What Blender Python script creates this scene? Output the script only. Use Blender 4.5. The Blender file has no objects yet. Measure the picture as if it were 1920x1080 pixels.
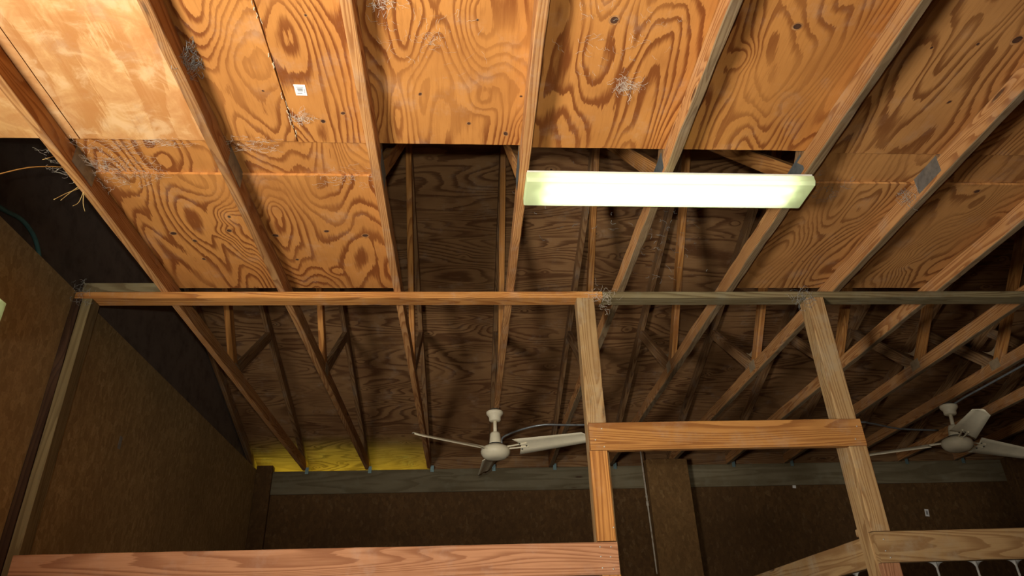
import bpy, bmesh, math, random
from mathutils import Vector, Matrix, noise
R = random.Random(7)
sc = bpy.context.scene
COL = sc.collection
ZC = 1.6                       # eye height; all coordinates below are relative to the eye, z is lifted by ZC
H, YB, YF = 1.831, 3.372, 7.047   # underside of truss chords, front of stall line, far wall
FPX = 1326.7

# ------------------------------------------------------------------ camera, light, exposure
cam_d = bpy.data.cameras.new('camera')
cam = bpy.data.objects.new('camera', cam_d)
COL.objects.link(cam)
sc.camera = cam
cam_d.sensor_width = 36.0
cam_d.lens = FPX / 1920 * 36.0
cam_d.clip_start = 0.02
FW = Vector((0.06444884, 0.87478119, 0.48021269))
RT = Vector((0.99792097, -0.05635453, -0.0312715))
UP = Vector((0.000293558, -0.48122972, 0.87659447))
cam.matrix_world = Matrix(((RT.x, UP.x, -FW.x, 0), (RT.y, UP.y, -FW.y, 0), (RT.z, UP.z, -FW.z, ZC), (0, 0, 0, 1)))

w = bpy.data.worlds.new('world')
sc.world = w
w.use_nodes = True
w.node_tree.nodes['Background'].inputs[0].default_value = (0.9, 1.0, 0.7, 1)
w.node_tree.nodes['Background'].inputs[1].default_value = 0.012

sc.view_settings.view_transform = 'Standard'
sc.view_settings.look = 'None'
sc.view_settings.exposure = 0.0
sc.view_settings.gamma = 1.0
sc.view_settings.use_curve_mapping = False


def light(name, kind, loc, energy, color, direction=(0, 0, -1), **kw):
    d = bpy.data.lights.new(name, kind)
    d.energy = energy
    d.color = color
    for k, v in kw.items():
        setattr(d, k, v)
    o = bpy.data.objects.new(name, d)
    o.location = (loc[0], loc[1], loc[2] + ZC)
    o.rotation_euler = Vector(direction).to_track_quat('-Z', 'Y').to_euler()
    COL.objects.link(o)
    return o


# the photographer's main flash, held off to the left at eye height
light('main_flash', 'SPOT', (-1.78, -0.1, 0.0), 800, (1.0, 0.93, 0.82), (1.9, 1.5, 1.92),
      spot_size=math.radians(128), spot_blend=1.0, shadow_soft_size=0.42)
# weak fill flash on top of the camera
light('fill_flash', 'SPOT', (-0.03, -0.04, 0.13), 190, (1.0, 0.95, 0.80), (FW.x, FW.y, FW.z - 0.12),
      spot_size=math.radians(84), spot_blend=1.0, shadow_soft_size=0.03)
# yellow lamp outside under the open eave
light('eave_lamp', 'AREA', (-1.35, 7.5, 1.45), 11.0, (0.88, 0.95, 0.07), (0.0, -0.35, 1),
      shape='RECTANGLE', size=1.9, size_y=0.2)

# ------------------------------------------------------------------ materials
MATS = {}


class NT:
    def __init__(s, name):
        s.m = bpy.data.materials.new(name)
        s.m.use_nodes = True
        s.t = s.m.node_tree
        s.b = s.t.nodes['Principled BSDF']
        MATS[name] = s.m

    def n(s, typ, **kw):
        x = s.t.nodes.new(typ)
        for k, v in kw.items():
            setattr(x, k, v)
        return x

    def put(s, sock, v):
        if isinstance(v, (int, float)):
            sock.default_value = v
        elif isinstance(v, (tuple, list)):
            sock.default_value = v if len(v) != 3 or sock.type != 'RGBA' else (*v, 1)
        else:
            s.t.links.new(v, sock)

    def math(s, op, a, b=0.0, c=None, clamp=False):
        x = s.n('ShaderNodeMath', operation=op, use_clamp=clamp)
        s.put(x.inputs[0], a)
        s.put(x.inputs[1], b)
        if c is not None:
            s.put(x.inputs[2], c)
        return x.outputs[0]

    def vmath(s, op, a, b):
        x = s.n('ShaderNodeVectorMath', operation=op)
        s.put(x.inputs[0], a)
        s.put(x.inputs[1], b)
        return x.outputs[0]

    def noise(s, vec, scale, detail=2.0, rough=0.5, dist=0.0):
        x = s.n('ShaderNodeTexNoise')
        s.put(x.inputs['Vector'], vec)
        s.put(x.inputs['Scale'], scale)
        s.put(x.inputs['Detail'], detail)
        s.put(x.inputs['Roughness'], rough)
        s.put(x.inputs['Distortion'], dist)
        return x.outputs['Fac']

    def voro(s, vec, scale, rnd=1.0, out='Distance'):
        x = s.n('ShaderNodeTexVoronoi')
        s.put(x.inputs['Vector'], vec)
        s.put(x.inputs['Scale'], scale)
        s.put(x.inputs['Randomness'], rnd)
        return x.outputs[out]

    def ramp(s, fac, stops):
        x = s.n('ShaderNodeMapRange', interpolation_type='SMOOTHSTEP')
        s.put(x.inputs[0], fac)
        (a, va), (b, vb) = stops
        for i, v in ((1, a), (2, b), (3, va), (4, vb)):
            x.inputs[i].default_value = v
        return x.outputs[0]

    def mix(s, fac, a, b, blend='MIX'):
        x = s.n('ShaderNodeMix', data_type='RGBA', blend_type=blend)
        s.put(x.inputs[0], fac)
        s.put(x.inputs[6], a)
        s.put(x.inputs[7], b)
        return x.outputs[2]

    def coords(s, seed_scale=37.0):
        tc = s.n('ShaderNodeTexCoord').outputs['Object']
        oi = s.n('ShaderNodeObjectInfo').outputs['Random']
        c = s.n('ShaderNodeCombineXYZ')
        s.put(c.inputs[0], s.math('MULTIPLY', oi, seed_scale))
        s.put(c.inputs[1], s.math('MULTIPLY', oi, seed_scale * 1.7))
        s.put(c.inputs[2], s.math('MULTIPLY', oi, seed_scale * 0.6))
        return s.vmath('ADD', tc, c.outputs[0]), tc, oi

    def bump(s, h, strength, dist=0.002):
        x = s.n('ShaderNodeBump')
        s.put(x.inputs['Height'], h)
        x.inputs['Strength'].default_value = strength
        x.inputs['Distance'].default_value = dist
        s.t.links.new(x.outputs[0], s.b.inputs['Normal'])

    def done(s, col, rough=0.85, spec=0.2):
        s.put(s.b.inputs['Base Color'], col)
        s.put(s.b.inputs['Roughness'], rough)
        s.b.inputs['Specular IOR Level'].default_value = spec
        return s.m


def plywood(name, light_c, dark_c, grain='y', rings=13.0, knots=True, dust=0.15, var=0.3, slope=0.22, kdens=1.15, mottle=0.0):
    """rotary-peeled veneer: contour bands of a smooth height field, knots, dust"""
    s = NT(name)
    v, tc, rnd = s.coords()
    lo = (2.3, 0.72, 1.0) if grain == 'y' else (0.5, 2.5, 1.0)
    g = s.vmath('MULTIPLY', v, lo)
    h = s.noise(g, 1.35, 1.6, 0.42, 0.25)
    sp = s.n('ShaderNodeSeparateXYZ')
    s.put(sp.inputs[0], v)
    h = s.math('ADD', h, s.math('MULTIPLY', sp.outputs[0 if grain == 'y' else 1], slope))
    kv = s.vmath('MULTIPLY', v, (3.3, 2.5, 0.0) if grain == 'y' else (2.2, 3.6, 0.0))
    kd = s.voro(kv, kdens)
    kc = s.n('ShaderNodeSeparateColor')
    s.put(kc.inputs[0], s.voro(kv, kdens, 1.0, 'Color'))
    pick = s.math('GREATER_THAN', kc.outputs[0], 0.45)
    near = s.math('MULTIPLY', s.ramp(kd, ((0.0, 1.0), (0.30, 0.0))), pick)
    h = s.math('ADD', h, s.math('MULTIPLY', near, 0.075))
    fib = s.noise(s.vmath('MULTIPLY', v, (95, 7, 1) if grain == 'y' else (7, 95, 1)), 1.0, 4.0, 0.65)
    t = s.math('ADD', s.math('MULTIPLY', h, rings), s.math('MULTIPLY', fib, 0.62))
    saw = s.math('FRACT', t)
    band = s.math('MULTIPLY', s.ramp(saw, ((0.42, 0.0), (0.80, 1.0))), s.ramp(saw, ((0.93, 1.0), (1.0, 0.0))))
    fade = s.ramp(s.noise(v, 1.7, 1.0), ((0.36, 0.35), (0.56, 1.0)))
    band = s.math('MULTIPLY', band, fade)
    tone = s.noise(v, 2.6, 3.0, 0.55)
    col = s.mix(s.math('MULTIPLY', band, 0.95), light_c, dark_c)
    col = s.mix(s.ramp(tone, ((0.35, 0.0), (0.75, var))), col, (dark_c[0] * 0.85, dark_c[1] * 0.72, dark_c[2] * 0.6))
    col = s.mix(s.math('MULTIPLY', s.ramp(fib, ((0.45, 0.0), (0.75, 1.0))), 0.22), col, dark_c)
    if knots:
        core = s.math('MULTIPLY', s.ramp(kd, ((0.030, 1.0), (0.048, 0.0))), pick)
        halo = s.math('MULTIPLY', s.math('MULTIPLY', s.ramp(kd, ((0.05, 1.0), (0.10, 0.0))), pick), 0.5)
        col = s.mix(halo, col, (light_c[0] * 1.15, light_c[1] * 1.15, light_c[2] * 1.1))
        col = s.mix(core, col, (0.045, 0.022, 0.012))
    if mottle:
        mt = s.noise(v, 9.0, 5.0, 0.65, 0.6)
        col = s.mix(s.ramp(mt, ((0.42, 0.0), (0.66, mottle))), col, (dark_c[0] * 0.95, dark_c[1] * 0.85, dark_c[2] * 0.8))
        col = s.mix(s.ramp(mt, ((0.34, mottle * 0.8), (0.5, 0.0))), col, (0.85, 0.58, 0.32))
    d = s.ramp(s.noise(v, 5.5, 6.0, 0.7), ((0.52, 0.0), (0.8, dust)))
    col = s.mix(d, col, (0.55, 0.47, 0.38))
    s.bump(s.math('ADD', s.math('MULTIPLY', band, -0.4), fib), 0.25, 0.002)
    return s.done(col, 0.8)


def lumber_mat(name, light_c, dark_c, rings=9.0, dust=0.25, dustc=(0.42, 0.36, 0.29)):
    """sawn softwood, grain along local x"""
    s = NT(name)
    v, tc, rnd = s.coords(53.0)
    h = s.noise(s.vmath('MULTIPLY', v, (0.5, 8.0, 8.0)), 1.0, 1.2, 0.4, 0.3)
    kv = s.vmath('MULTIPLY', v, (1.5, 7.0, 7.0))
    kd = s.voro(kv, 1.0)
    near = s.ramp(kd, ((0.0, 1.0), (0.33, 0.0)))
    h = s.math('ADD', h, s.math('MULTIPLY', near, 0.10))
    fib = s.noise(s.vmath('MULTIPLY', v, (5, 150, 150)), 1.0, 3.0, 0.6)
    saw = s.math('FRACT', s.math('ADD', s.math('MULTIPLY', h, rings * 2.3), s.math('MULTIPLY', fib, 0.35)))
    band = s.math('MULTIPLY', s.ramp(saw, ((0.35, 0.0), (0.85, 1.0))), s.ramp(saw, ((0.94, 1.0), (1.0, 0.0))))
    tone = s.noise(s.vmath('MULTIPLY', v, (1.2, 3, 3)), 1.5, 3.0, 0.6)
    col = s.mix(s.math('MULTIPLY', band, 0.85), light_c, dark_c)
    col = s.mix(s.ramp(tone, ((0.4, 0.0), (0.75, 0.55))), col, (dark_c[0] * 0.75, dark_c[1] * 0.7, dark_c[2] * 0.6))
    col = s.mix(s.math('MULTIPLY', s.ramp(fib, ((0.45, 0.0), (0.7, 1.0))), 0.3), col, dark_c)
    core = s.ramp(kd, ((0.05, 0.85), (0.085, 0.0)))
    col = s.mix(core, col, (0.06, 0.028, 0.014))
    d = s.ramp(s.noise(v, 6.0, 5.0, 0.7), ((0.48, 0.0), (0.75, dust)))
    col = s.mix(d, col, dustc)
    # each stick its own tint
    hs = s.n('ShaderNodeHueSaturation')
    s.put(hs.inputs['Value'], s.ramp(rnd, ((0.0, 0.82), (1.0, 1.12))))
    s.put(hs.inputs['Color'], col)
    s.bump(s.math('ADD', s.math('MULTIPLY', band, -0.3), fib), 0.3, 0.0015)
    return s.done(hs.outputs[0], 0.85)


def simple(name, c, rough=0.6, metal=0.0, var=0.15, scale=12.0, c2=None, spec=0.3):
    s = NT(name)
    v, tc, rnd = s.coords()
    f = s.ramp(s.noise(v, scale, 5.0, 0.65), ((0.4, 0.0), (0.75, 1.0)))
    col = s.mix(f, c, c2 or tuple(x * (1 - var) for x in c))
    s.b.inputs['Metallic'].default_value = metal
    return s.done(col, rough, spec)


def osb(name, base, dark, light_c):
    s = NT(name)
    v, tc, rnd = s.coords()
    c = s.n('ShaderNodeSeparateColor')
    wv = s.vmath('MULTIPLY', v, (1, 1, 0.55))
    s.put(c.inputs[0], s.voro(wv, 42.0, 1.0, 'Color'))
    n1 = s.noise(v, 70, 3.0, 0.7)
    n2 = s.noise(v, 1.3, 3.0, 0.6)
    col = s.mix(s.math('MULTIPLY', c.outputs[0], 0.8), base, dark)
    col = s.mix(s.ramp(c.outputs[1], ((0.86, 0.0), (1.0, 0.6))), col, light_c)
    col = s.mix(s.ramp(n1, ((0.4, 0.0), (0.7, 0.6))), col, dark)
    col = s.mix(s.ramp(n2, ((0.35, 0.0), (0.7, 0.5))), col, (dark[0] * 0.8, dark[1] * 0.8, dark[2] * 0.8))
    s.bump(n1, 0.2, 0.001)
    return s.done(col, 0.85)


plywood('ply_ceiling', (0.56, 0.24, 0.06), (0.21, 0.06, 0.012), 'y', 27.0, dust=0.22)
plywood('ply_pale', (0.74, 0.42, 0.175), (0.56, 0.26, 0.085), 'y', 9.0, knots=False, dust=0.3, var=0.25, mottle=0.6)
plywood('ply_brown', (0.54, 0.26, 0.083), (0.21, 0.076, 0.02), 'y', 26.0, dust=0.2, slope=0.55)
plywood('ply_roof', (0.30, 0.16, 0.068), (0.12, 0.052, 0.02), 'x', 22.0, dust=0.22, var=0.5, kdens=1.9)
lumber_mat('lumber', (0.50, 0.255, 0.095), (0.27, 0.105, 0.032), 12.0)
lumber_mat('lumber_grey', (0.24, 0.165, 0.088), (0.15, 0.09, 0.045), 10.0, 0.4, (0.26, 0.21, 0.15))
lumber_mat('lumber_dark', (0.30, 0.17, 0.075), (0.15, 0.068, 0.026), 9.0, 0.4, (0.22, 0.2, 0.17))
lumber_mat('lumber_orange', (0.49, 0.225, 0.062), (0.25, 0.092, 0.022), 8.0, 0.2)
lumber_mat('lumber_red', (0.42, 0.205, 0.105), (0.24, 0.098, 0.045), 9.0, 0.22, (0.45, 0.36, 0.3))
lumber_mat('lumber_dusty', (0.40, 0.255, 0.115), (0.24, 0.128, 0.05), 7.0, 0.6, (0.36, 0.29, 0.19))
lumber_mat('lumber_green', (0.21, 0.165, 0.085), (0.115, 0.08, 0.037), 8.0, 0.45, (0.2, 0.19, 0.13))
lumber_mat('header_wood', (0.22, 0.185, 0.115), (0.15, 0.12, 0.068), 3.0, 0.5, (0.23, 0.215, 0.15))
lumber_mat('stud_olive', (0.25, 0.19, 0.09), (0.16, 0.115, 0.05), 6.0, 0.4, (0.17, 0.14, 0.08))
lumber_mat('stud_shaded', (0.07, 0.035, 0.016), (0.035, 0.016, 0.008), 6.0, 0.3, (0.08, 0.05, 0.035))  # near-black stud wood, shade put into the colour
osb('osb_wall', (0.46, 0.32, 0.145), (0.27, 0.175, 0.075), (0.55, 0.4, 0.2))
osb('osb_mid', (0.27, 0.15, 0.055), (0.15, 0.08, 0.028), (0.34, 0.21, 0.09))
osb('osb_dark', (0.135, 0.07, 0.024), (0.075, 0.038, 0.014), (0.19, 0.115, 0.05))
simple('gable_ply', (0.17, 0.13, 0.105), 0.9, var=0.4, scale=7, c2=(0.10, 0.075, 0.06))
simple('concrete', (0.22, 0.2, 0.17), 0.9, var=0.3, scale=5)
simple('fan_cream', (0.80, 0.73, 0.54), 0.45, var=0.12, scale=9)
simple('fan_dark', (0.08, 0.075, 0.06), 0.6)
simple('galv', (0.30, 0.33, 0.33), 0.42, 0.75, 0.35, 30)
simple('tie_metal', (0.24, 0.36, 0.38), 0.45, 0.6, 0.3, 40)
simple('white_metal', (0.72, 0.71, 0.64), 0.5, 0.0, 0.12, 8)
simple('pipe_paint', (0.52, 0.47, 0.38), 0.6, 0.0, 0.6, 22, (0.26, 0.17, 0.11))
simple('conduit', (0.33, 0.36, 0.38), 0.4, 0.6, 0.4, 30)
simple('hose_teal', (0.10, 0.25, 0.25), 0.35, 0.0, 0.3, 20)
simple('paper', (0.86, 0.86, 0.84), 0.7, 0.0, 0.05, 30)
simple('ink', (0.32, 0.32, 0.33), 0.8)
simple('nail', (0.62, 0.6, 0.55), 0.4, 0.6, 0.2)
simple('cobweb', (0.62, 0.54, 0.44), 0.9, 0.0, 0.2, 40)
simple('dust_web', (0.30, 0.215, 0.125), 0.95, 0.0, 0.4, 25, (0.2, 0.14, 0.08))
simple('dust_grey', (0.24, 0.24, 0.22), 0.95, 0.0, 0.45, 30, (0.36, 0.34, 0.30))
simple('straw', (0.66, 0.46, 0.17), 0.7, 0.0, 0.3, 30)
simple('crack', (0.03, 0.017, 0.01), 0.95)
simple('splinter', (0.86, 0.72, 0.5), 0.85, 0.0, 0.25, 60)

s = NT('lens')           # ribbed translucent acrylic cover
tr = s.n('ShaderNodeBsdfTranslucent')
tr.inputs[0].default_value = (0.86, 0.92, 0.74, 1)
df = s.n('ShaderNodeBsdfPrincipled')
df.inputs['Base Color'].default_value = (0.8, 0.82, 0.62, 1)
df.inputs['Roughness'].default_value = 0.3
mx = s.n('ShaderNodeMixShader')
mx.inputs[0].default_value = 0.3
s.t.links.new(tr.outputs[0], mx.inputs[1])
s.t.links.new(df.outputs[0], mx.inputs[2])
s.t.links.new(mx.outputs[0], s.t.nodes['Material Output'].inputs[0])

s = NT('tube_glow')
s.put(s.b.inputs['Base Color'], (0.9, 0.9, 0.9))
s.b.inputs['Emission Color'].default_value = (0.98, 1.0, 0.86, 1)
s.b.inputs['Emission Strength'].default_value = 7.5

# ------------------------------------------------------------------ geometry helpers
def tag(o, label=None, cat=None, group=None, kind=None):
    for k, val in (('label', label), ('category', cat), ('group', group), ('kind', kind)):
        if val:
            o[k] = val
    return o


def empty(name, loc, label=None, cat=None, group=None, kind=None):
    o = bpy.data.objects.new(name, None)
    o.location = (loc[0], loc[1], loc[2] + ZC)
    o.empty_display_size = 0.1
    COL.objects.link(o)
    return tag(o, label, cat, group, kind)


def link(name, me, mat, parent=None, M=None):
    """M: placement in eye-relative coordinates"""
    o = bpy.data.objects.new(name, me)
    if not me.materials:
        me.materials.append(MATS[mat])
    COL.objects.link(o)
    M = Matrix.Translation((0, 0, ZC)) @ (M or Matrix())
    if parent is not None:
        P = Matrix()
        q = parent
        chain = []
        while q is not None:
            chain.append(q)
            q = q.parent
        for q in reversed(chain):
            P = P @ q.matrix_parent_inverse @ q.matrix_basis
        o.parent = parent
        o.matrix_parent_inverse = P.inverted()
    o.matrix_basis = M
    return o


def mesh(name, verts, faces, smooth=False):
    me = bpy.data.meshes.new(name)
    me.from_pydata([tuple(v) for v in verts], [], faces)
    me.update()
    if smooth:
        for p in me.polygons:
            p.use_smooth = True
    return me


def frame_of(A, B, up):
    A, B, up = Vector(A), Vector(B), Vector(up)
    x = (B - A).normalized()
    z = (up - x * up.dot(x)).normalized()
    y = z.cross(x)
    return Matrix(((x.x, y.x, z.x, A.x), (x.y, y.y, z.y, A.y), (x.z, y.z, z.z, A.z), (0, 0, 0, 1)))


def lumber(name, A, B, w, h, mat, parent=None, up=(0, 0, 1), rough=0.0010, bev=0.003, seg=0.11, wane=0.0):
    """a sawn stick from A to B (end centres), w across, h along up, with eased, slightly ragged edges"""
    L = (Vector(B) - Vector(A)).length
    n = max(2, int(L / seg))
    sd = R.random() * 100
    prof = []
    a, b = w / 2, h / 2
    for sx, sy in ((1, 1), (-1, 1), (-1, -1), (1, -1)):
        p = [(sx * a, sy * (b - bev)), (sx * (a - bev), sy * b)]
        prof += p if sx * sy > 0 else p[::-1]
    vs, fs = [], []
    for i in range(n + 1):
        x = L * i / n
        bow = noise.noise(Vector((x * 0.5, sd, 0))) * 0.0025
        for k, (y, z) in enumerate(prof):
            j = noise.noise(Vector((x * 7.0, sd + k // 2 * 9.1, k * 0.4))) * rough * 1.6
            wn = 0.0
            if wane:
                wn = max(0.0, noise.noise(Vector((x * 4.0, sd + k // 2 * 5.3, 3.0)))) * wane
            vs.append((x, y * (1 - wn) + j + bow, z * (1 - wn) + j))
    m = len(prof)
    for i in range(n):
        for k in range(m):
            k2 = (k + 1) % m
            fs.append((i * m + k, (i + 1) * m + k, (i + 1) * m + k2, i * m + k2))
    fs.append(tuple(range(m)))
    fs.append(tuple(n * m + k for k in reversed(range(m))))
    me = mesh(name, vs, fs)
    bm = bmesh.new()
    bm.from_mesh(me)
    bmesh.ops.recalc_face_normals(bm, faces=bm.faces)
    bm.to_mesh(me)
    bm.free()
    return link(name, me, mat, parent, frame_of(A, B, up))


def box_mesh(name, lo, hi, bev=0.0, cuts=None):
    bm = bmesh.new()
    bmesh.ops.create_cube(bm, size=1.0)
    for v in bm.verts:
        v.co = Vector([lo[i] + (v.co[i] + 0.5) * (hi[i] - lo[i]) for i in range(3)])
    if bev:
        bmesh.ops.bevel(bm, geom=list(bm.edges), offset=bev, segments=1, affect='EDGES')
    me = bpy.data.meshes.new(name)
    bm.to_mesh(me)
    bm.free()
    return me


def box(name, lo, hi, mat, parent=None, bev=0.0):
    c = [(lo[i] + hi[i]) / 2 for i in range(3)]
    me = box_mesh(name, [lo[i] - c[i] for i in range(3)], [hi[i] - c[i] for i in range(3)], bev)
    return link(name, me, mat, parent, Matrix.Translation(c))


def boxes(name, list_, mat, parent=None, origin=(0, 0, 0)):
    vs, fs = [], []
    for lo, hi in list_:
        b = len(vs)
        for z in (lo[2], hi[2]):
            for y in (lo[1], hi[1]):
                for x in (lo[0], hi[0]):
                    vs.append((x - origin[0], y - origin[1], z - origin[2]))
        for f in ((0, 2, 3, 1), (4, 5, 7, 6), (0, 1, 5, 4), (2, 6, 7, 3), (0, 4, 6, 2), (1, 3, 7, 5)):
            fs.append(tuple(b + i for i in f))
    return link(name, mesh(name, vs, fs), mat, parent, Matrix.Translation(origin))


def lathe(name, prof, mat, parent, loc, n=32, M=None):
    vs, fs = [], []
    for r, z in prof:
        for k in range(n):
            a = 2 * math.pi * k / n
            vs.append((r * math.cos(a), r * math.sin(a), z))
    for i in range(len(prof) - 1):
        for k in range(n):
            k2 = (k + 1) % n
            fs.append((i * n + k, i * n + k2, (i + 1) * n + k2, (i + 1) * n + k))
    fs.append(tuple(range(n - 1, -1, -1)))
    fs.append(tuple((len(prof) - 1) * n + k for k in range(n)))
    return link(name, mesh(name, vs, fs, True), mat, parent, Matrix.Translation(loc) @ (M or Matrix()))


def tube_data(vs, fs, pts, r0, r1=None, n=6):
    r1 = r0 if r1 is None else r1
    pts = [Vector(p) for p in pts]
    base = len(vs)
    N = len(pts)
    prev = None
    for i, p in enumerate(pts):
        t = (pts[min(i + 1, N - 1)] - pts[max(i - 1, 0)]).normalized()
        ref = Vector((0, 0, 1)) if abs(t.z) < 0.9 else Vector((1, 0, 0))
        if prev is not None:
            ref = prev
        u = (ref - t * ref.dot(t)).normalized()
        prev = u
        v = t.cross(u)
        r = r0 + (r1 - r0) * i / max(1, N - 1)
        for k in range(n):
            a = 2 * math.pi * k / n
            vs.append(p + u * (r * math.cos(a)) + v * (r * math.sin(a)))
    for i in range(N - 1):
        for k in range(n):
            k2 = (k + 1) % n
            fs.append((base + i * n + k, base + i * n + k2, base + (i + 1) * n + k2, base + (i + 1) * n + k))
    fs.append(tuple(base + k for k in reversed(range(n))))
    fs.append(tuple(base + (N - 1) * n + k for k in range(n)))


def smooth_path(pts, sub=6):
    pts = [Vector(p) for p in pts]
    out = []
    for i in range(len(pts) - 1):
        p0, p1, p2, p3 = pts[max(i - 1, 0)], pts[i], pts[i + 1], pts[min(i + 2, len(pts) - 1)]
        for j in range(sub):
            t = j / sub
            out.append(0.5 * ((2 * p1) + (p2 - p0) * t + (2 * p0 - 5 * p1 + 4 * p2 - p3) * t * t + (3 * p1 - p0 - 3 * p2 + p3) * t ** 3))
    return out + [pts[-1]]


def tube(name, pts, r, mat, parent=None, n=8, r1=None, sub=5):
    p = smooth_path(pts, sub) if len(pts) > 2 and sub else [Vector(q) for q in pts]
    o = p[0].copy()
    vs, fs = [], []
    tube_data(vs, fs, [q - o for q in p], r, r1, n)
    return link(name, mesh(name, vs, fs, True), mat, parent, Matrix.Translation(o))


# ------------------------------------------------------------------ the shell of the building
XR, XL, XG, YN = 6.4, -2.04, -2.13, -0.75      # right wall, left wall face, gable sheathing, near wall
SL = 0.333
EAVE_B = H + 0.04                               # underside of top chord over the far wall
RIDGE = 3.525


def zb(y):                                      # underside of the top chords
    return EAVE_B + SL * (YF - y) if y >= RIDGE else EAVE_B + SL * (YF - (2 * RIDGE - y))


tag(box('floor', (-2.6, -1.2, -1.65), (XR + 0.2, 8.0, -1.6), 'concrete'), 'grey concrete barn floor', kind='structure')
# left wall of chipboard
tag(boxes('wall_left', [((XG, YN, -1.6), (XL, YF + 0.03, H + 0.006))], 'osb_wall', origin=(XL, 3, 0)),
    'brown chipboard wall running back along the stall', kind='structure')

# gable sheathing above the left wall
gv, gf = [], []
ys = [YN] + [YN + (YF + .1 - YN) * i / 24 for i in range(1, 25)]
for x in (XG - 0.02, XG):
    for y in ys:
        gv.append((x - XG, y - 3, H - 0.02 - H))
        gv.append((x - XG, y - 3, zb(y) + 0.09 - H))
m2 = len(ys) * 2
for i in range(len(ys) - 1):
    a = 2 * i
    gf.append((a, a + 1, a + 3, a + 2))
    gf.append((m2 + a, m2 + a + 2, m2 + a + 3, m2 + a + 1))
gab = link('wall_gable', mesh('wall_gable', gv, gf), 'gable_ply', None, Matrix.Translation((XG, 3, H)))
tag(gab, 'dusty black sheathing of the gable above the chipboard wall', kind='structure')
lumber('rafter', (XG + .03, YF + .3, zb(YF + .3) + .045), (XG + .03, RIDGE, zb(RIDGE) + .045), .038, .085, 'lumber_dark', gab)

# far wall: chipboard below a grey header
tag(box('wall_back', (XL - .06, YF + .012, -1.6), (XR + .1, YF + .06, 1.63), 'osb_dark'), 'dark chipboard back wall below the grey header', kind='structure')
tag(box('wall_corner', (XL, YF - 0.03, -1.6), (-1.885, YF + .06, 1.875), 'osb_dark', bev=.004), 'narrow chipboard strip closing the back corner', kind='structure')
hd = empty('trim_1', (1.5, YF, 1.6), 'grey weathered header board along the top of the back wall', kind='structure')
lumber('header_board', (-1.884, YF + .02, 1.708), (1.3, YF + .02, 1.708), .05, .222, 'header_wood', hd)
lumber('header_board', (1.303, YF + .02, 1.708), (XR, YF + .02, 1.708), .05, .222, 'header_wood', hd)
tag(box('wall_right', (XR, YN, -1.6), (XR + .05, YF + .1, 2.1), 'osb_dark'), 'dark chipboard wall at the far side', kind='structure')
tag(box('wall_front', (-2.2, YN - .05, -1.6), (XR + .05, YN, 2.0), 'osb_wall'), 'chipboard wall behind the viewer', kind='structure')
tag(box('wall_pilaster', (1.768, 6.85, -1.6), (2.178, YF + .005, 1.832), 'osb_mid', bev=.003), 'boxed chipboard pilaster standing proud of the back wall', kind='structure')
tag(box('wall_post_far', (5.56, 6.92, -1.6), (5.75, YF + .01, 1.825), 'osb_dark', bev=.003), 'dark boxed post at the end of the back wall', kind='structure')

# roof sheathing: sheets of plywood laid across the top chords
roof = empty('roof', (2, RIDGE, zb(RIDGE) + .1), 'dim plywood roof sheathing above the trusses', kind='structure')
TOPC = 0.089 * math.sqrt(1 + SL * SL)
ang = math.atan(SL)
smax = (YF + 0.75 - RIDGE) / math.cos(ang)
rows = [0, 0.93, 2.15, 3.37, smax]
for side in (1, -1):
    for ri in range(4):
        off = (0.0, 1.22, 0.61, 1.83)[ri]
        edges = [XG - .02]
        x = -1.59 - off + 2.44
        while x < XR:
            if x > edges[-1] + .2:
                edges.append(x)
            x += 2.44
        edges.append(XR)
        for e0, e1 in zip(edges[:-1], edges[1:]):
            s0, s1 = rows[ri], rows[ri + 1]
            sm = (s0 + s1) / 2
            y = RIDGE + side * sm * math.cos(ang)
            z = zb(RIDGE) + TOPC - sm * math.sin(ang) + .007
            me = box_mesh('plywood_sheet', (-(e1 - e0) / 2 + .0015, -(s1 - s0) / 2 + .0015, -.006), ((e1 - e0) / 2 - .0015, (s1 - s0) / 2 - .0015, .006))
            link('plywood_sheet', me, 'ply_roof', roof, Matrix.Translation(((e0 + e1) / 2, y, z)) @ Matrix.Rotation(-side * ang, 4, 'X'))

# eave blocks close the bays right of the third truss
C = [-1.590 + 0.6096 * i for i in range(13)]    # truss centre lines
eb = empty('trim_2', (2, YF + .1, H), 'dark blocking boards between the rafter ends on the back wall', kind='structure')
for i in range(2, 12):
    box('eave_block', (C[i] + .02, YF + .03, H - .012), (C[i + 1] - .02, YF + .068, zb(YF + .05) + .09), 'lumber_dark', eb)

# ------------------------------------------------------------------ trusses
ORD = ['first', 'second', 'third', 'fourth', 'fifth', 'sixth', 'seventh', 'eighth', 'ninth', 'tenth', 'eleventh', 'twelfth', 'thirteenth']
NODE_F, NODE_N = 4.62, 2.41                     # panel points of the bottom chord
MID_F = 5.30
MID_N = 2 * RIDGE - MID_F
EXTRA = {0: 'ragged straw caught on its chord', 1: 'its chord left of the paper tag', 2: 'its chord right of the paper tag',
         3: 'the cream fan hangs from it', 4: 'crossing the middle of the glowing light', 5: 'crossing the end of the glowing light',
         6: 'bright metal plate on its chord', 7: 'its chord borders the open dark bay', 8: 'seen behind the tall post', 9: 'second fan hangs from it'}


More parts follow.
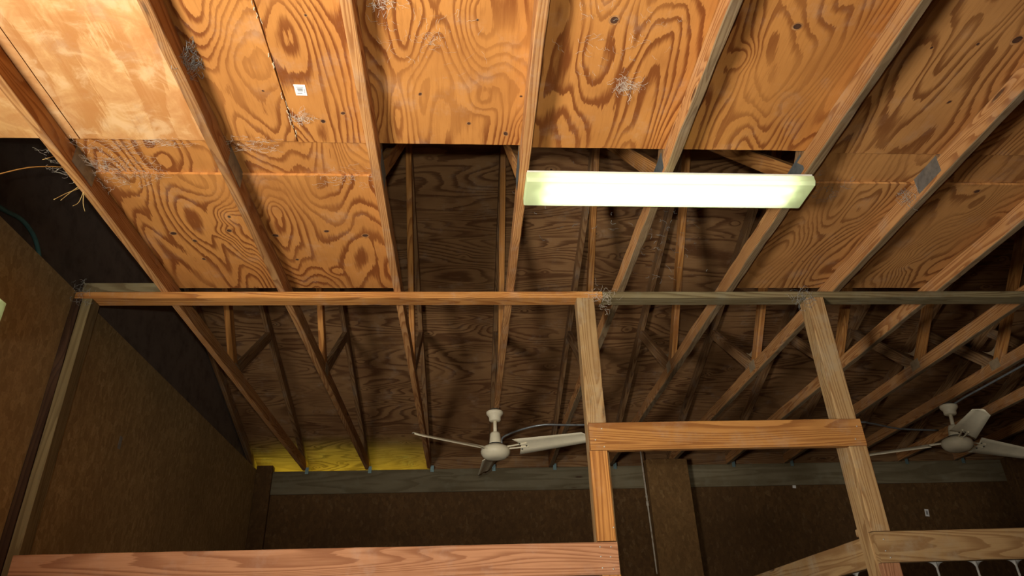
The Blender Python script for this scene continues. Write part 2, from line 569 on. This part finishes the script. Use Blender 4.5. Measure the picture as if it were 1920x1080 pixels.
def truss(i):
    x = C[i]
    label = 'timber roof truss, %s from the chipboard wall' % ORD[i]
    if i in EXTRA:
        label += ', ' + EXTRA[i]
    t = empty('roof_truss', (x, RIDGE, H), label, 'roof truss', 'row of roof trusses')
    zc = H + .0445
    wob = R.uniform(-.003, .003)
    rgh = 0.0022 if i in (4, 5) else 0.0012
    bc = lumber('bottom_chord', (x + wob, -.2, zc), (x - wob, 7.085, zc), .038, .089, 'lumber', t, rough=rgh, seg=.06, wane=.10 if i in (4, 5, 7) else .05)
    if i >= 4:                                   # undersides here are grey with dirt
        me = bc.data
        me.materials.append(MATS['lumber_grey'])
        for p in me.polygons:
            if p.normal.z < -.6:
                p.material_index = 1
    for sd in (1, -1):
        yo = RIDGE + sd * (YF + .62 - RIDGE)
        lumber('top_chord', (x, yo, zb(yo) + .047), (x, RIDGE + sd * .002, zb(RIDGE) + .047), .036, .089, 'lumber_dark', t, rough=.0012, seg=.3)
        yn = NODE_F if sd > 0 else NODE_N
        ym = MID_F if sd > 0 else MID_N
        wm = 'lumber_orange'
        lumber('web', (x, yn - sd * .02, H + .07), (x, RIDGE + sd * .04, zb(RIDGE) - .0), .037, .080, wm, t, up=(0, 1, 0.2), rough=.0012, seg=.2)
        lumber('web', (x, yn + sd * .03, H + .07), (x, ym + sd * .0, zb(ym) + .02), .035, .080, 'lumber_dark', t, up=(0, -1, 0.6), rough=.0012, seg=.2)
    # toothed plates on the panel points
    for yn, dy, dz0, dz1 in ((NODE_N, .085, .024, .104), (NODE_F, .05, .03, .10)):
        for sx in (-1, 1):
            xx = x + sx * .0197
            box('gusset_plate', (xx - .0008, yn - dy, H + dz0), (xx + .0008, yn + dy, H + dz1), 'galv' if yn == NODE_N else 'dust_web', t)
    # galvanised tie to the header
    if i < 12:
        box('metal_tie', (x + .017, YF - .022, H - .045), (x + .05, YF - .018, H + .02), 'tie_metal', t)
    return t


for i in range(13):
    truss(i)

# ------------------------------------------------------------------ plywood laid on the chords
ceil = empty('ceiling', (0, 2, H + .089), 'orange plywood sheets laid over the truss chords', kind='structure')


def sheet(x0, x1, y0, y1, mat, z=0.0, th=.012):
    c = ((x0 + x1) / 2, (y0 + y1) / 2, H + .0905 + z + th / 2)
    # ragged sawn edges
    vs, fs = [], []
    nx, ny = max(2, int((x1 - x0) / .03)), max(2, int((y1 - y0) / .08))
    ring = [(x0 + (x1 - x0) * i / nx, y0) for i in range(nx)] + [(x1, y0 + (y1 - y0) * i / ny) for i in range(ny)] + \
           [(x1 - (x1 - x0) * i / nx, y1) for i in range(nx)] + [(x0, y1 - (y1 - y0) * i / ny) for i in range(ny)]
    sd = R.random() * 90
    n = len(ring)
    for zz in (-th / 2, th / 2):
        for k, (px, py) in enumerate(ring):
            jx = noise.noise(Vector((px * 13, py * 13, sd))) * .0016
            jy = noise.noise(Vector((px * 17, py * 13, sd + 7))) * .0022
            vs.append((px + jx - c[0], py + jy - c[1], zz))
    fs.append(tuple(range(n - 1, -1, -1)))
    fs.append(tuple(range(n, 2 * n)))
    for k in range(n):
        k2 = (k + 1) % n
        fs.append((k, k2, n + k2, n + k))
    return link('plywood_sheet', mesh('plywood_sheet', vs, fs), mat, ceil, Matrix.Translation(c))


Y1, Y2, Y3 = 2.268, 2.490, 3.50
fr_edges = [(XG + .005, -1.532, 'ply_pale'), (-1.528, C[1] - .001, 'ply_pale'), (C[1] + .001, -.683, 'ply_ceiling'), (-.677, C[3] - .001, 'ply_ceiling'),
            (C[3] + .001, C[5] - .001, 'ply_ceiling'), (C[5] + .001, C[7] - .001, 'ply_brown'), (C[7] + .001, C[9], 'ply_brown')]
for k, (x0, x1, m) in enumerate(fr_edges):
    dy = (0, 0, 0, 0.004, .018, .03, .04)[k]
    sheet(x0, x1, -.3, Y1 + dy, m)
for a, b, m in ((0, 1, 'ply_ceiling'), (1, 2, 'ply_ceiling'), (5, 6, 'ply_brown'), (6, 7, 'ply_brown')):
    sheet(C[a] + .02, C[b] - .02, Y1 + .002 + (.03 if a > 3 else 0), Y2 + .02, m, z=.0135)
for a, b, m, dy in ((0, 2, 'ply_ceiling', 0), (5, 7, 'ply_brown', .02)):
    sheet(C[a] + .0, C[b] - .0, Y2 + dy, Y3, m, z=.0)
simple('knot_core', (0.085, 0.036, 0.018), 0.8, 0.0, 0.5, 60, (0.03, 0.014, 0.009))
simple('knot_rim', (0.34, 0.145, 0.045), 0.85, 0.0, 0.3, 40, (0.5, 0.26, 0.1))
for kx, ky, kr in ((0.497, 1.628, .020), (1.133, 1.636, .021), (-1.410, 2.951, .022), (-1.139, 2.925, .017), (-1.342, 3.189, .013), (-0.678, 2.926, .017), (-0.496, 2.962, .021),
                   (-0.930, 2.966, .021), (-1.331, 3.017, .013), (-0.873, 3.193, .012), (0.037, 1.641, .006), (-0.172, 1.989, .008), (-0.558, 2.146, .012), (-0.474, 2.099, .013),
                   (0.010, 2.146, .010), (0.159, 2.203, .012), (-0.749, 1.987, .007), (-0.526, 1.639, .006), (1.820, 1.694, .008), (1.951, 1.671, .022), (1.661, 1.715, .006),
                   (2.388, 2.56, .018), (0.207, 1.992, .007), (1.768, 3.215, .007), (1.820, 3.198, .006), (1.893, 1.983, .009)):
    asp = R.uniform(.75, 1.5)
    a0 = R.uniform(-.5, .5)
    for nm, fr, mt, zz in (('knot_rim', 1.0, 'knot_rim', 0.0), ('knot', .68, 'knot_core', -.0003)):
        vs = []
        for k in range(14):
            a = 2 * math.pi * k / 14
            q = kr * fr * (1 + .12 * noise.noise(Vector((math.cos(a) * 2, math.sin(a) * 2, kx * 9))))
            px, py = q * math.cos(a), q * asp * math.sin(a)
            vs.append((px * math.cos(a0) - py * math.sin(a0), px * math.sin(a0) + py * math.cos(a0), 0))
        vs += [(x * .97, y * .97, .0006) for x, y, z in vs]
        fs = [tuple(range(13, -1, -1)), tuple(range(14, 28))] + [(k, (k + 1) % 14, 14 + (k + 1) % 14, 14 + k) for k in range(14)]
        link(nm, mesh(nm, vs, fs), mt, ceil, Matrix.Translation((kx, ky, H + .0902 + zz)))
# split in the veneer between two sheets, with torn fibres
vs, fs = [], []
for k in range(60):
    y = .9 + k * .0225 + R.uniform(-.008, .008)
    if noise.noise(Vector((y * 6, 3, 0))) < -.1:
        continue
    x = -.68 + R.uniform(-.006, .006)
    tube_data(vs, fs, [(x, y - R.uniform(.004, .016), H + .0895), (x + R.uniform(-.003, .003), y, H + .0885), (x + R.uniform(-.005, .005), y + R.uniform(.004, .014), H + .0895)], R.uniform(.0006, .0022), None, 4)
o = link('torn_fibres', mesh('torn_fibres', [v - Vector((-.68, 1.6, H + .089)) for v in vs], fs), 'splinter', ceil, Matrix.Translation((-.68, 1.6, H + .089)))
tag(o, 'pale torn wood fibres along the joint of two sheets', kind='stuff')

# ------------------------------------------------------------------ stall front: plate, posts, boards
BD = .038
tp = lumber('top_plate', (-2.034, YB + .0445, H - .020), (.742, YB + .0445, H - .020), .089, .038, 'lumber_orange', rough=.0012, seg=.12)
tag(tp, 'orange timber plate under the trusses from the chipboard wall to the middle post', 'beam')
tp = lumber('top_plate', (.744, YB + .0445, H - .020), (XR, YB + .0445, H - .020), .089, .038, 'lumber_green', rough=.0016, seg=.1)
tag(tp, 'dull olive timber plate under the trusses over the mesh-side post', 'beam')
bl = lumber('blocking_board', (-2.03, YB + .06, H + .038), (C[0] - .03, YB + .06, H + .038), .038, .075, 'lumber_green')
tag(bl, 'short dusty blocking board between the chipboard wall and the first truss', 'board')
wp = lumber('wall_stud', (-1.970, YB + .045, -1.6), (-1.970, YB + .045, H - .042), .050, .088, 'stud_olive', up=(0, 1, 0))
tag(wp, 'olive upright stud on the chipboard wall under the plate end', 'post')
wp = lumber('wall_stud', (-2.018, YB + .040, -1.6), (-2.018, YB + .040, H - .042), .042, .085, 'stud_shaded', up=(0, 1, 0))  # added strip, its dark colour paints the shade beside the olive stud
tag(wp, 'added dark upright strip standing in for shade in the angle of the chipboard wall', 'post')
P1, P2 = .645, 1.934
p1 = lumber('post', (P1, YB + .0445, -1.6), (P1, YB + .0445, H - .041), .095, .089, 'lumber_dusty', up=(0, 1, 0), rough=.0015)
tag(p1, 'square timber post beside the cream fan, under the long plate', 'post', 'stall posts')
p2 = lumber('post', (P2, YB + .0445, -1.6), (P2, YB + .0445, H - .041), .098, .092, 'lumber_dusty', up=(0, 1, 0), rough=.002)
tag(p2, 'square timber post where the dusty sloping rail joins', 'post', 'stall posts')


def nails(parent, pts, y):
    for x, z in pts:
        lathe('nail', [(.0036, -.001), (.0036, .0012), (.002, .002)], 'nail', parent, (x, y, z), 10, Matrix.Rotation(math.pi / 2, 4, 'X'))


yc = YB - BD / 2 - .001
b2 = lumber('rail_board', (.598, yc, 1.007), (1.976, yc, 1.011), BD, .138, 'lumber_orange', rough=.0012, seg=.06)
tag(b2, 'orange crossboard spanning the two posts above the open gap', 'board')
nails(b2, [(.625, .99), (.66, 1.045), (.665, .955), (1.925, .975), (1.95, 1.04)], YB - BD - .001)
c1 = lumber('cleat', (P1 - .008, yc, .522), (P1 - .008, yc, .936), .085, BD, 'lumber_orange', up=(0, 1, 0), rough=.001)
tag(c1, 'orange upright cleat between the two crossboards on the middle post', 'board')
nails(c1, [(.672, .58)], YB - BD - .001)
c1b = lumber('cleat', (P1 - .0, yc - .002, -1.6), (P1 - .0, yc - .002, .378), .085, BD, 'lumber_orange', up=(0, 1, 0), rough=.001)
tag(c1b, 'orange upright cleat under the reddish board on the middle post', 'board')
b1 = lumber('rail_board', (-1.943, yc, .452), (.682, yc, .448), BD, .138, 'lumber_red', rough=.0012, seg=.06)
tag(b1, 'long reddish crossboard from the chipboard wall to the middle post', 'board')
nails(b1, [(.602, .497), (.652, .496), (.602, .456), (.646, .454), (.605, .408), (.654, .402)], YB - BD - .001)
c2 = lumber('cleat', (P2 - .006, yc - .003, .537), (P2 - .006, yc - .003, .938), .092, BD, 'lumber_dusty', up=(0, 1, 0), rough=.0015)
tag(c2, 'dusty upright cleat under the crossboard on the mesh-side post', 'board')
b3 = lumber('rail_board', (1.893, yc, .467), (4.4, yc, .475), BD, .136, 'lumber_dusty', rough=.0012, seg=.06)
tag(b3, 'brown crossboard above the cobwebbed bars', 'board')
nails(b3, [(1.93, .5), (1.925, .45), (1.94, .42)], YB - BD - .001)
c2b = lumber('cleat', (P2 - .0, yc - .003, -1.6), (P2 - .0, yc - .003, .397), .085, BD, 'lumber_red', up=(0, 1, 0), rough=.001)
tag(c2b, 'reddish upright cleat beside the cobwebbed bars', 'board')
pr = lumber('partition_rail', (P2, YB + .091, .466), (P2, YF - .0, .462), BD, .138, 'lumber_dusty', rough=.001)
tag(pr, 'dusty pale rail running back from the post between two stalls', 'board')
kb = lumber('partition_block', (P2 - .03, YB + .088, .553), (P2 - .03, YB + .11, .553), .04, .035, 'lumber_dusty')
tag(kb, 'small wood block on the end of the dusty pale rail', 'block')


# barred screens below the boards, bars furred with cobweb
def grille(name, pts, z1, z0, along, label, web=True):
    g = empty(name, (pts[0][0], pts[0][1], z0), label, 'grille', 'barred stall screens')
    for (x, y) in pts:
        tube('bar', [(x, y, z0), (x - .004, y, z1)], .0052, 'dust_grey', g, 8, sub=0)
    a, b = Vector((*pts[0], z0)), Vector((*pts[-1], z0))
    d = (b - a).normalized()
    lumber('bottom_rail', a - d * .12 + Vector((0, 0, -.05)), b + d * .12 + Vector((0, 0, -.05)), BD, .1, 'lumber_dusty', g)
    if web:                                      # concave webs in the top corners
        vs, fs = [], []
        ds = Vector((along[0], along[1], 0))
        for (x, y) in pts:
            for sg in (-1, 1):
                b0 = len(vs)
                K = 8
                for k in range(K + 1):
                    t = k / K * math.pi / 2
                    r = .036
                    px = r * (1 - math.sin(t))
                    pz = r * (1 - math.cos(t))
                    for th in (-.003, .003):
                        nrm = Vector((-ds.y, ds.x, 0)) * th
                        vs.append(Vector((x - .003, y, z1)) + ds * sg * (px + .003) + Vector((0, 0, -pz)) + nrm)
                c0 = len(vs)
                for th in (-.003, .003):
                    vs.append(Vector((x - .003, y, z1 + .0005)) + Vector((-ds.y, ds.x, 0)) * th)
                for k in range(K):
                    q = b0 + 2 * k
                    fs += [(q, q + 2, q + 3, q + 1), (q, c0, q + 2), (q + 1, q + 3, c0 + 1)]
        mid = Vector((pts[0][0], pts[0][1], z1))
        o = link('cobweb', mesh(name + '_web', [v - mid for v in vs], fs, True), 'dust_grey', g, Matrix.Translation(mid))
        tag(o, 'grey cobweb filling the top corners', kind='stuff')


grille('bar_screen', [(2.168 + .192 * k, YB - .01) for k in range(12)], .398, -.25, (1, 0), 'thin grey bars furred with cobweb under the brown crossboard')
grille('bar_screen', [(P2, 3.66 + .192 * k) for k in range(17)], .393, -.25, (0, 1), 'thin grey bars under the dusty sloping rail between stalls')


# ------------------------------------------------------------------ fluorescent wraparound lights
def fluorescent(M, label):
    """local: x along the tubes, z up (away from the room), origin at centre of the back"""
    L2, W2 = .608, .09
    t = bpy.data.objects.new('fluorescent_light', None)
    t.empty_display_size = .1
    COL.objects.link(t)
    t.matrix_basis = Matrix.Translation((0, 0, ZC)) @ M
    tag(t, label, 'light fixture', 'fluorescent lights')

    def put(name, vs, fs, mat, smooth=False):
        o = link(name, mesh(name, vs, fs, smooth), mat)
        o.parent = t
        o.matrix_parent_inverse = Matrix()
        o.matrix_basis = Matrix()
        return o
    # back pan with short turned-down lips
    prof = [(-W2 + .004, -.013), (-W2 + .004, 0), (W2 - .004, 0), (W2 - .004, -.013), (W2 - .006, -.013), (W2 - .006, -.003), (-W2 + .006, -.003), (-W2 + .006, -.013)]
    vs, fs = [], []
    for x in (-L2, L2):
        vs += [(x, y, z) for y, z in prof]
    n = len(prof)
    fs = [(k, (k + 1) % n, n + (k + 1) % n, n + k) for k in range(n)] + [tuple(range(n)), tuple(range(2 * n - 1, n - 1, -1))]
    put('housing', vs, fs, 'white_metal')
    # wraparound cover: near-vertical sides, flat bottom
    pr = [(-W2, -.012), (-W2 - .001, -.040), (-W2 + .008, -.054), (W2 - .008, -.054), (W2 + .001, -.040), (W2, -.012)]
    vs, fs = [], []
    N = 24
    for i in range(N + 1):
        x = -L2 + 2 * L2 * i / N
        vs += [(x, y, z) for y, z in pr]
    n = len(pr)
    for i in range(N):
        for k in range(n - 1):
            fs.append((i * n + k, (i + 1) * n + k, (i + 1) * n + k + 1, i * n + k + 1))
    lens = put('lens', vs, fs, 'lens')
    md = lens.modifiers.new('thick', 'SOLIDIFY')
    md.thickness = .0015
    for sx in (-1, 1):
        vs = [(sx * L2, y, z) for y, z in pr] + [(sx * (L2 + .003), y, z) for y, z in pr]
        fs = [tuple(range(n)), tuple(range(2 * n - 1, n - 1, -1))] + [(k, (k + 1) % n, n + (k + 1) % n, n + k) for k in range(n)]
        put('end_cap', vs, fs, 'lens')
    for sy in (-1, 1):
        vs, fs = [], []
        tube_data(vs, fs, [(-L2 + .075, sy * .043, -.026), (L2 - .075, sy * .043, -.026)], .0125, None, 12)
        put('fluorescent_tube', vs, fs, 'tube_glow', True)
        for sx in (-1, 1):
            vs, fs = [], []
            tube_data(vs, fs, [(sx * (L2 - .074), sy * .043, -.026), (sx * (L2 - .052), sy * .043, -.026)], .0135, None, 12)
            put('tube_socket', vs, fs, 'white_metal')
    return t


fluorescent(Matrix.Translation((.858, 2.409, H - .004)) @ Matrix.Rotation(math.radians(.35), 4, 'Z'), 'long glowing fluorescent light fixed under the truss chords')
fluorescent(Matrix.Translation((XL + .001, 2.222, 1.395)) @ Matrix.Rotation(math.pi / 2, 4, 'Z') @ Matrix.Rotation(-math.pi / 2, 4, 'X'), 'white fluorescent light on the chipboard wall, only its end in view')


# ------------------------------------------------------------------ ceiling fans
def fan(x, y, a0, label, tilt=(0.0, 0.0)):
    ztop = H
    t = empty('ceiling_fan', (x, y, ztop), label, 'fan', 'ceiling fans')
    Rt = Matrix.Rotation(tilt[0], 4, 'X') @ Matrix.Rotation(tilt[1], 4, 'Y')
    O = Matrix.Translation((x, y, ztop)) @ Rt

    def la(name, prof, mat, n=32):
        o = lathe(name, prof, mat, t, (0, 0, 0), n)
        o.matrix_basis = Matrix.Translation((0, 0, ZC)) @ O
        return o
    la('mount_block', [(.035, -.02), (.04, -.012), (.04, -.001)], 'fan_dark')
    la('canopy', [(.036, -.096), (.045, -.09), (.047, -.062), (.061, -.044), (.066, -.036), (.067, -.022), (.062, -.018)], 'fan_cream')
    la('downrod', [(.0145, -.20), (.0145, -.09)], 'fan_cream', 20)
    la('rod_cover', [(.047, -.274), (.046, -.262), (.040, -.20), (.034, -.186), (.02, -.183)], 'fan_cream')
    la('motor_ring', [(.05, -.284), (.05, -.272)], 'fan_dark')
    la('motor_housing', [(.03, -.392), (.07, -.388), (.096, -.372), (.110, -.350), (.113, -.335), (.108, -.312), (.09, -.298), (.06, -.284), (.04, -.282)], 'fan_cream', 40)
    # blades
    r0, r1 = .165, .735
    K = 14
    for b in range(3):
        vs, fs = [], []
        for k in range(K + 1):
            u = k / K
            r = r0 + (r1 - r0) * u
            wd = .178 - .066 * u
            if u > .93:
                wd *= math.sqrt(max(0.12, 1 - ((u - .93) / .075) ** 2))
            for q in range(5):
                c = q / 4 - .5
                rr = r
                if k == 0:
                    rr = r0 + (0.045 * (1 - abs(c) * 2) if True else 0)   # notched root
                zc = .010 * (1 - (2 * c) ** 2)
                vs.append((rr, c * wd, zc))
        for k in range(K):
            for q in range(4):
                a = k * 5 + q
                fs.append((a, a + 5, a + 6, a + 1))
        pit = math.radians(-25)
        MB = O @ Matrix.Rotation(a0 + b * 2 * math.pi / 3, 4, 'Z') @ Matrix.Translation((0, 0, -.318)) @ Matrix.Rotation(pit, 4, 'X')
        o = link('blade', mesh('blade', vs, fs, True), 'fan_cream', t, MB)
        sdm = o.modifiers.new('thick', 'SOLIDIFY')
        sdm.thickness = .002
        vs, fs = [], []
        for (ax, ay, bx, by) in ((.085, -.012, .26, -.02), (.085, .012, .26, .02)):
            tube_data(vs, fs, [(ax, ay, .004), (bx, by, .004)], .006, None, 6)
        link('bracket', mesh('bracket', vs, fs), 'fan_cream', o, MB)
        for (bx, by) in ((.205, -.03), (.205, .03), (.25, 0.0)):
            lathe('bolt', [(.006, -.005), (.006, .0), (.003, .002)], 'fan_dark', o, (0, 0, 0), 8).matrix_basis = Matrix.Translation((0, 0, ZC)) @ MB @ Matrix.Translation((bx, by, .0))
    return t


fan(.222, 5.315, math.radians(-24), 'cream three-blade ceiling fan left of the middle post')
fan(3.915, 5.297, math.radians(11), 'cream three-blade ceiling fan right of the tall posts', (0.0, math.radians(6)))

# wiring and pipes
cd = tube('electrical_conduit', [(.30, 5.90, H - .1), (.33, 5.86, H - .045), (.60, 5.70, H - .009), (.95, 5.70, H - .009), (2.2, 5.71, H - .009), (3.3, 5.72, H - .009), (3.50, 5.76, H - .009), (3.86, 5.93, H - .009), (4.25, 5.99, H - .009)], .0085, 'conduit', sub=5)
tag(cd, 'thin grey conduit running under the trusses between the two fans', 'conduit')
cb = tube('fan_cable', [(3.93, 5.26, H - .02), (3.935, 5.1, H - .012), (3.945, 4.85, H - .010), (3.95, 4.3, H - .010), (3.94, 3.6, H - .010)], .008, 'conduit')
tag(cb, 'grey cable clipped along the truss chord above the second fan', 'cable')
hs = tube('teal_hose', [(-2.085, 2.55, H + .05), (-2.086, 2.75, H + .085), (-2.086, 2.884, H + .12), (-2.086, 2.994, H + .107), (-2.086, 3.06, H + .066), (-2.086, 3.085, H + .035), (-2.086, 3.09, H + .002)], .011, 'hose_teal')
tag(hs, 'curved teal conduit bending down into the top of the chipboard wall', 'conduit')
pp = empty('wall_pipe', (1.767, 6.95, .79), 'thin pale stained pipe hanging in front of the back wall beside the pilaster', 'pipe')
tube('pipe', [(1.745, 6.93, 1.93), (1.754, 6.935, 1.43), (1.767, 6.945, .785)], .0085, 'pipe_paint', pp, 10, sub=3)
tube('coupling', [(1.7535, 6.935, 1.445), (1.7545, 6.935, 1.40)], .0135, 'pipe_paint', pp, 12, sub=0)
tube('coupling', [(1.752, 6.935, 1.50), (1.7525, 6.935, 1.478)], .0125, 'pipe_paint', pp, 12, sub=0)

# ------------------------------------------------------------------ paper tags
st = empty('paper_tag', (-.61, 1.979, H + .089), 'small square white printed tag stuck under the plywood', 'tag')
box('paper', (-.0205, -.027, -.0008), (.0205, .027, .0008), 'paper', st).matrix_basis = Matrix.Translation((-.611, 1.979, H + .0895 + ZC)) @ Matrix.Rotation(.02, 4, 'Z')
for k, (x0, x1, y, hh) in enumerate(((-.014, .004, -.0155, .0022), (-.010, .009, -.003, .0016), (-.010, .008, .001, .0016), (-.011, .009, .005, .0018), (-.010, .010, .0085, .0014), (-.012, .013, .0165, .0014), (.013, .015, -.008, .004), (.0135, .016, .002, .004))):
    box('print_line', (-.611 + x0, 1.979 - y - hh, H + .0885), (-.611 + x1, 1.979 - y + hh, H + .0888), 'ink', st)
box('corner_flap', (-.632, 1.951, H + .0872), (-.626, 1.956, H + .0889), 'paper', st)
for (x, z, w2, h2, lab) in ((3.305, 1.584, .017, .014, 'tiny torn white paper scrap just under the header on the back wall'), (4.609, 1.302, .02, .035, 'small white paper tag on the back wall beyond the tall post')):
    pt = empty('paper_tag', (x, YF, z), lab, 'tag')
    o = box('paper', (-w2, -.0008, -h2), (w2, .0008, h2), 'paper', pt)
    o.matrix_basis = Matrix.Translation((x, YF + .0105, z + ZC)) @ Matrix.Rotation(.12, 4, 'Y')
    if h2 > .02:
        o2 = box('print_line', (-w2 * .5, -.0012, -h2 * .55), (w2 * .5, .0006, h2 * .55), 'ink', pt)
        o2.matrix_basis = Matrix.Translation((x, YF + .0098, z + ZC)) @ Matrix.Rotation(.12, 4, 'Y')
pt = empty('paper_tag', (XL, 4.224, 1.275), 'small faded paper scrap on the shaded chipboard wall', 'tag')
box('paper', (XL - .0002, 4.205, 1.24), (XL + .001, 4.24, 1.315), 'dust_grey', pt)

# ------------------------------------------------------------------ straw and cobwebs on the first truss
x0 = C[0] - .021
sw = empty('straw_tuft', (x0, 2.39, H + .03), 'dry straw stems dangling from the first truss chord', 'straw')
for pts, r in ((((-1.60, 2.41, 1.872), (-1.612, 2.343, 1.838), (-1.62, 2.18, 1.706), (-1.63, 2.02, 1.535)), .0028),
               (((-1.60, 2.47, 1.845), (-1.625, 2.46, 1.80), (-1.64, 2.44, 1.745)), .0016),
               (((-1.60, 2.49, 1.85), (-1.63, 2.45, 1.79), (-1.64, 2.40, 1.72)), .0018),
               (((-1.60, 2.50, 1.84), (-1.60, 2.52, 1.79), (-1.598, 2.545, 1.765)), .0015),
               (((-1.615, 2.28, 1.84), (-1.63, 2.25, 1.80)), .0015),
               (((-1.60, 2.50, 1.84), (-1.615, 2.515, 1.79), (-1.625, 2.5, 1.76)), .0013)):
    tube('stem', pts, r, 'straw', sw, 6, r * .7, 4)


def cobweb(name, label, centre, normal, radius, n, mat='cobweb', r=.0005, droop=0.2, seed=0, stretch=(1, 1, 1), spread=.8, length=.06):
    """one tangle of fine strands radiating over a surface"""
    rr = random.Random(seed)
    nrm = Vector(normal).normalized()
    t1 = nrm.orthogonal().normalized()
    t2 = nrm.cross(t1)
    vs, fs = [], []
    for k in range(n):
        a = rr.uniform(0, 2 * math.pi)
        a2 = rr.uniform(0, 2 * math.pi)
        p = (t1 * math.cos(a2) + t2 * math.sin(a2)) * (radius * rr.random() ** spread)
        pts = [p + nrm * rr.uniform(0, .012)]
        L = length * rr.uniform(.3, 1.0)
        steps = 5
        for q in range(steps):
            a += rr.gauss(0, .7)
            p = p + (t1 * math.cos(a) + t2 * math.sin(a)) * (L / steps)
            pts.append(p + nrm * (.002 + rr.uniform(0, .01)) + Vector((0, 0, -droop * .01 * math.sin(math.pi * (q + 1) / steps))))
        pts = [Vector((q.x * stretch[0], q.y * stretch[1], q.z * stretch[2])) for q in pts]
        tube_data(vs, fs, pts, r * rr.uniform(.5, 1.3), None, 3)
    o = link(name, mesh(name, vs, fs), mat, None, Matrix.Translation(centre))
    return tag(o, label, 'cobweb', 'cobwebs', 'stuff')


ZP = H + .089
cobweb('cobweb', 'bushy pale cobweb at the plate of the first truss', (-1.50, 2.42, ZP - .006), (0, 0, -1), .17, 320, r=.00042, seed=1, stretch=(1.35, 1, 1))
cobweb('cobweb', 'pale cobweb line along the plywood joint near the first truss', (-1.25, 2.272, ZP - .004), (0, 0, -1), .11, 60, r=.00038, seed=2, stretch=(1.6, .3, 1))
cobweb('cobweb', 'wispy cobweb on the plywood joint beside the second truss', (-.86, 2.275, ZP - .004), (0, 0, -1), .09, 70, r=.00038, seed=3, stretch=(1.3, .6, 1))
cobweb('cobweb', 'fine cobweb hairs on the plywood step by the third truss', (-.49, 2.49, ZP - .004), (0, 0, -1), .12, 50, r=.00035, seed=4, stretch=(1.3, .7, 1))
cobweb('cobweb', 'small white web spot on the plywood under the paper tag', (-.635, 2.115, ZP - .004), (0, 0, -1), .035, 40, r=.00055, seed=5)
cobweb('cobweb', 'star-shaped white web spot on the plywood above the light', (.595, 1.92, ZP - .004), (0, 0, -1), .05, 70, r=.00055, seed=6)
cobweb('cobweb', 'faint hairs of web on the plywood right of the third truss', (-.12, 1.72, ZP - .004), (0, 0, -1), .2, 70, r=.0003, seed=7)
cobweb('cobweb', 'loose hairs of web around the large knot', (.52, 1.72, ZP - .004), (0, 0, -1), .22, 60, r=.0003, seed=8)
cobweb('cobweb', 'white web clot in the corner by the third truss at the top', (-.27, 1.56, ZP - .004), (0, 0, -1), .045, 50, r=.00055, seed=9)
cobweb('cobweb', 'grey web wads beside the second truss near the top', (-.945, 1.82, ZP - .02), (1, 0, -.6), .07, 120, 'dust_grey', .0008, seed=10)
cobweb('cobweb', 'tattered web hanging over the right end of the light', (1.33, 2.56, ZP - .02), (0, -1, -.2), .05, 120, 'dust_grey', .0007, seed=11)
cobweb('cobweb', 'tangled web on the plywood by the right end of the light', (1.6, 2.52, ZP - .004), (0, 0, -1), .16, 60, 'dust_grey', .0006, seed=12)
cobweb('cobweb', 'web at the top of the middle post under the plate', (.74, YB - .004, H - .045), (0, -1, 0), .08, 60, 'cobweb', .0006, seed=13)
cobweb('cobweb', 'web in the corner where the mesh-side post meets the plate', (1.86, YB - .004, H - .055), (0, -1, 0), .07, 70, 'dust_grey', .0007, seed=14)
cobweb('cobweb', 'web on the seventh truss plate beside the plywood', (2.03, 2.55, ZP - .02), (-1, 0, -.5), .08, 50, 'dust_grey', .0006, seed=15)
cobweb('cobweb', 'web wisps in the dark bay below the light', (.55, 3.2, H + .5), (0, -1, .2), .35, 40, 'dust_grey', .0009, seed=16)
cobweb('cobweb', 'web threads hanging between the fifth and sixth trusses', (1.12, 3.45, H + .35), (0, -1, .2), .32, 45, 'dust_grey', .0009, seed=17)
cobweb('cobweb', 'dusty web threads at the left wall corner of the plate', (-2.0, YB - .01, H - .01), (0.3, -1, 0), .07, 40, 'dust_grey', .0006, seed=18)


# dusty sheets of web rounding off the corners at the panel points
def web_fillet(x, corner, d1, d2, L, name, label):
    c, d1, d2 = Vector(corner), Vector(d1).normalized(), Vector(d2).normalized()
    K = 8
    vs, fs = [], []
    for sx in (-.006, .006):
        vs.append(Vector((sx, 0, 0)))
        for k in range(K + 1):
            t = k / K
            p = d1 * L * (1 - t) ** 2 + d2 * L * t ** 2
            vs.append(Vector((sx, p.y, p.z)))
    n = K + 2
    for k in range(1, K + 1):
        fs += [(0, k, k + 1), (n, n + k + 1, n + k), (k, n + k, n + k + 1, k + 1)]
    o = link(name, mesh(name, vs, fs), 'dust_web', None, Matrix.Translation(c))
    return tag(o, label, 'cobweb', 'cobweb fillets in the truss corners')


wdir1 = (0, RIDGE - NODE_F, zb(RIDGE) - H - .07)
wdir2 = (0, MID_F - NODE_F, zb(MID_F) - H - .05)
for i in (0, 1, 5, 6, 7, 8, 9):
    web_fillet(C[i], (C[i], NODE_F + .07, H + .085), (0, 1, 0), wdir2, .17, 'cobweb_sheet', 'dusty cobweb sheet between chord and slanting web of the %s truss' % ORD[i])
    web_fillet(C[i], (C[i], NODE_F + .0, H + .13), wdir1, wdir2, .12, 'cobweb_sheet', 'dusty cobweb sheet in the V of the %s truss' % ORD[i])
for i, s2 in ((2, 'third'), (3, 'fourth'), (4, 'fifth')):
    web_fillet(C[i] + (.0 if i != 2 else .01), (C[i], Y1 + .03, H + .09), (0, 0, 1), (0, 1, 0), .22 if i == 2 else .14, 'cobweb_sheet', 'pale cobweb sheet at the sawn plywood edge on the %s truss' % s2)
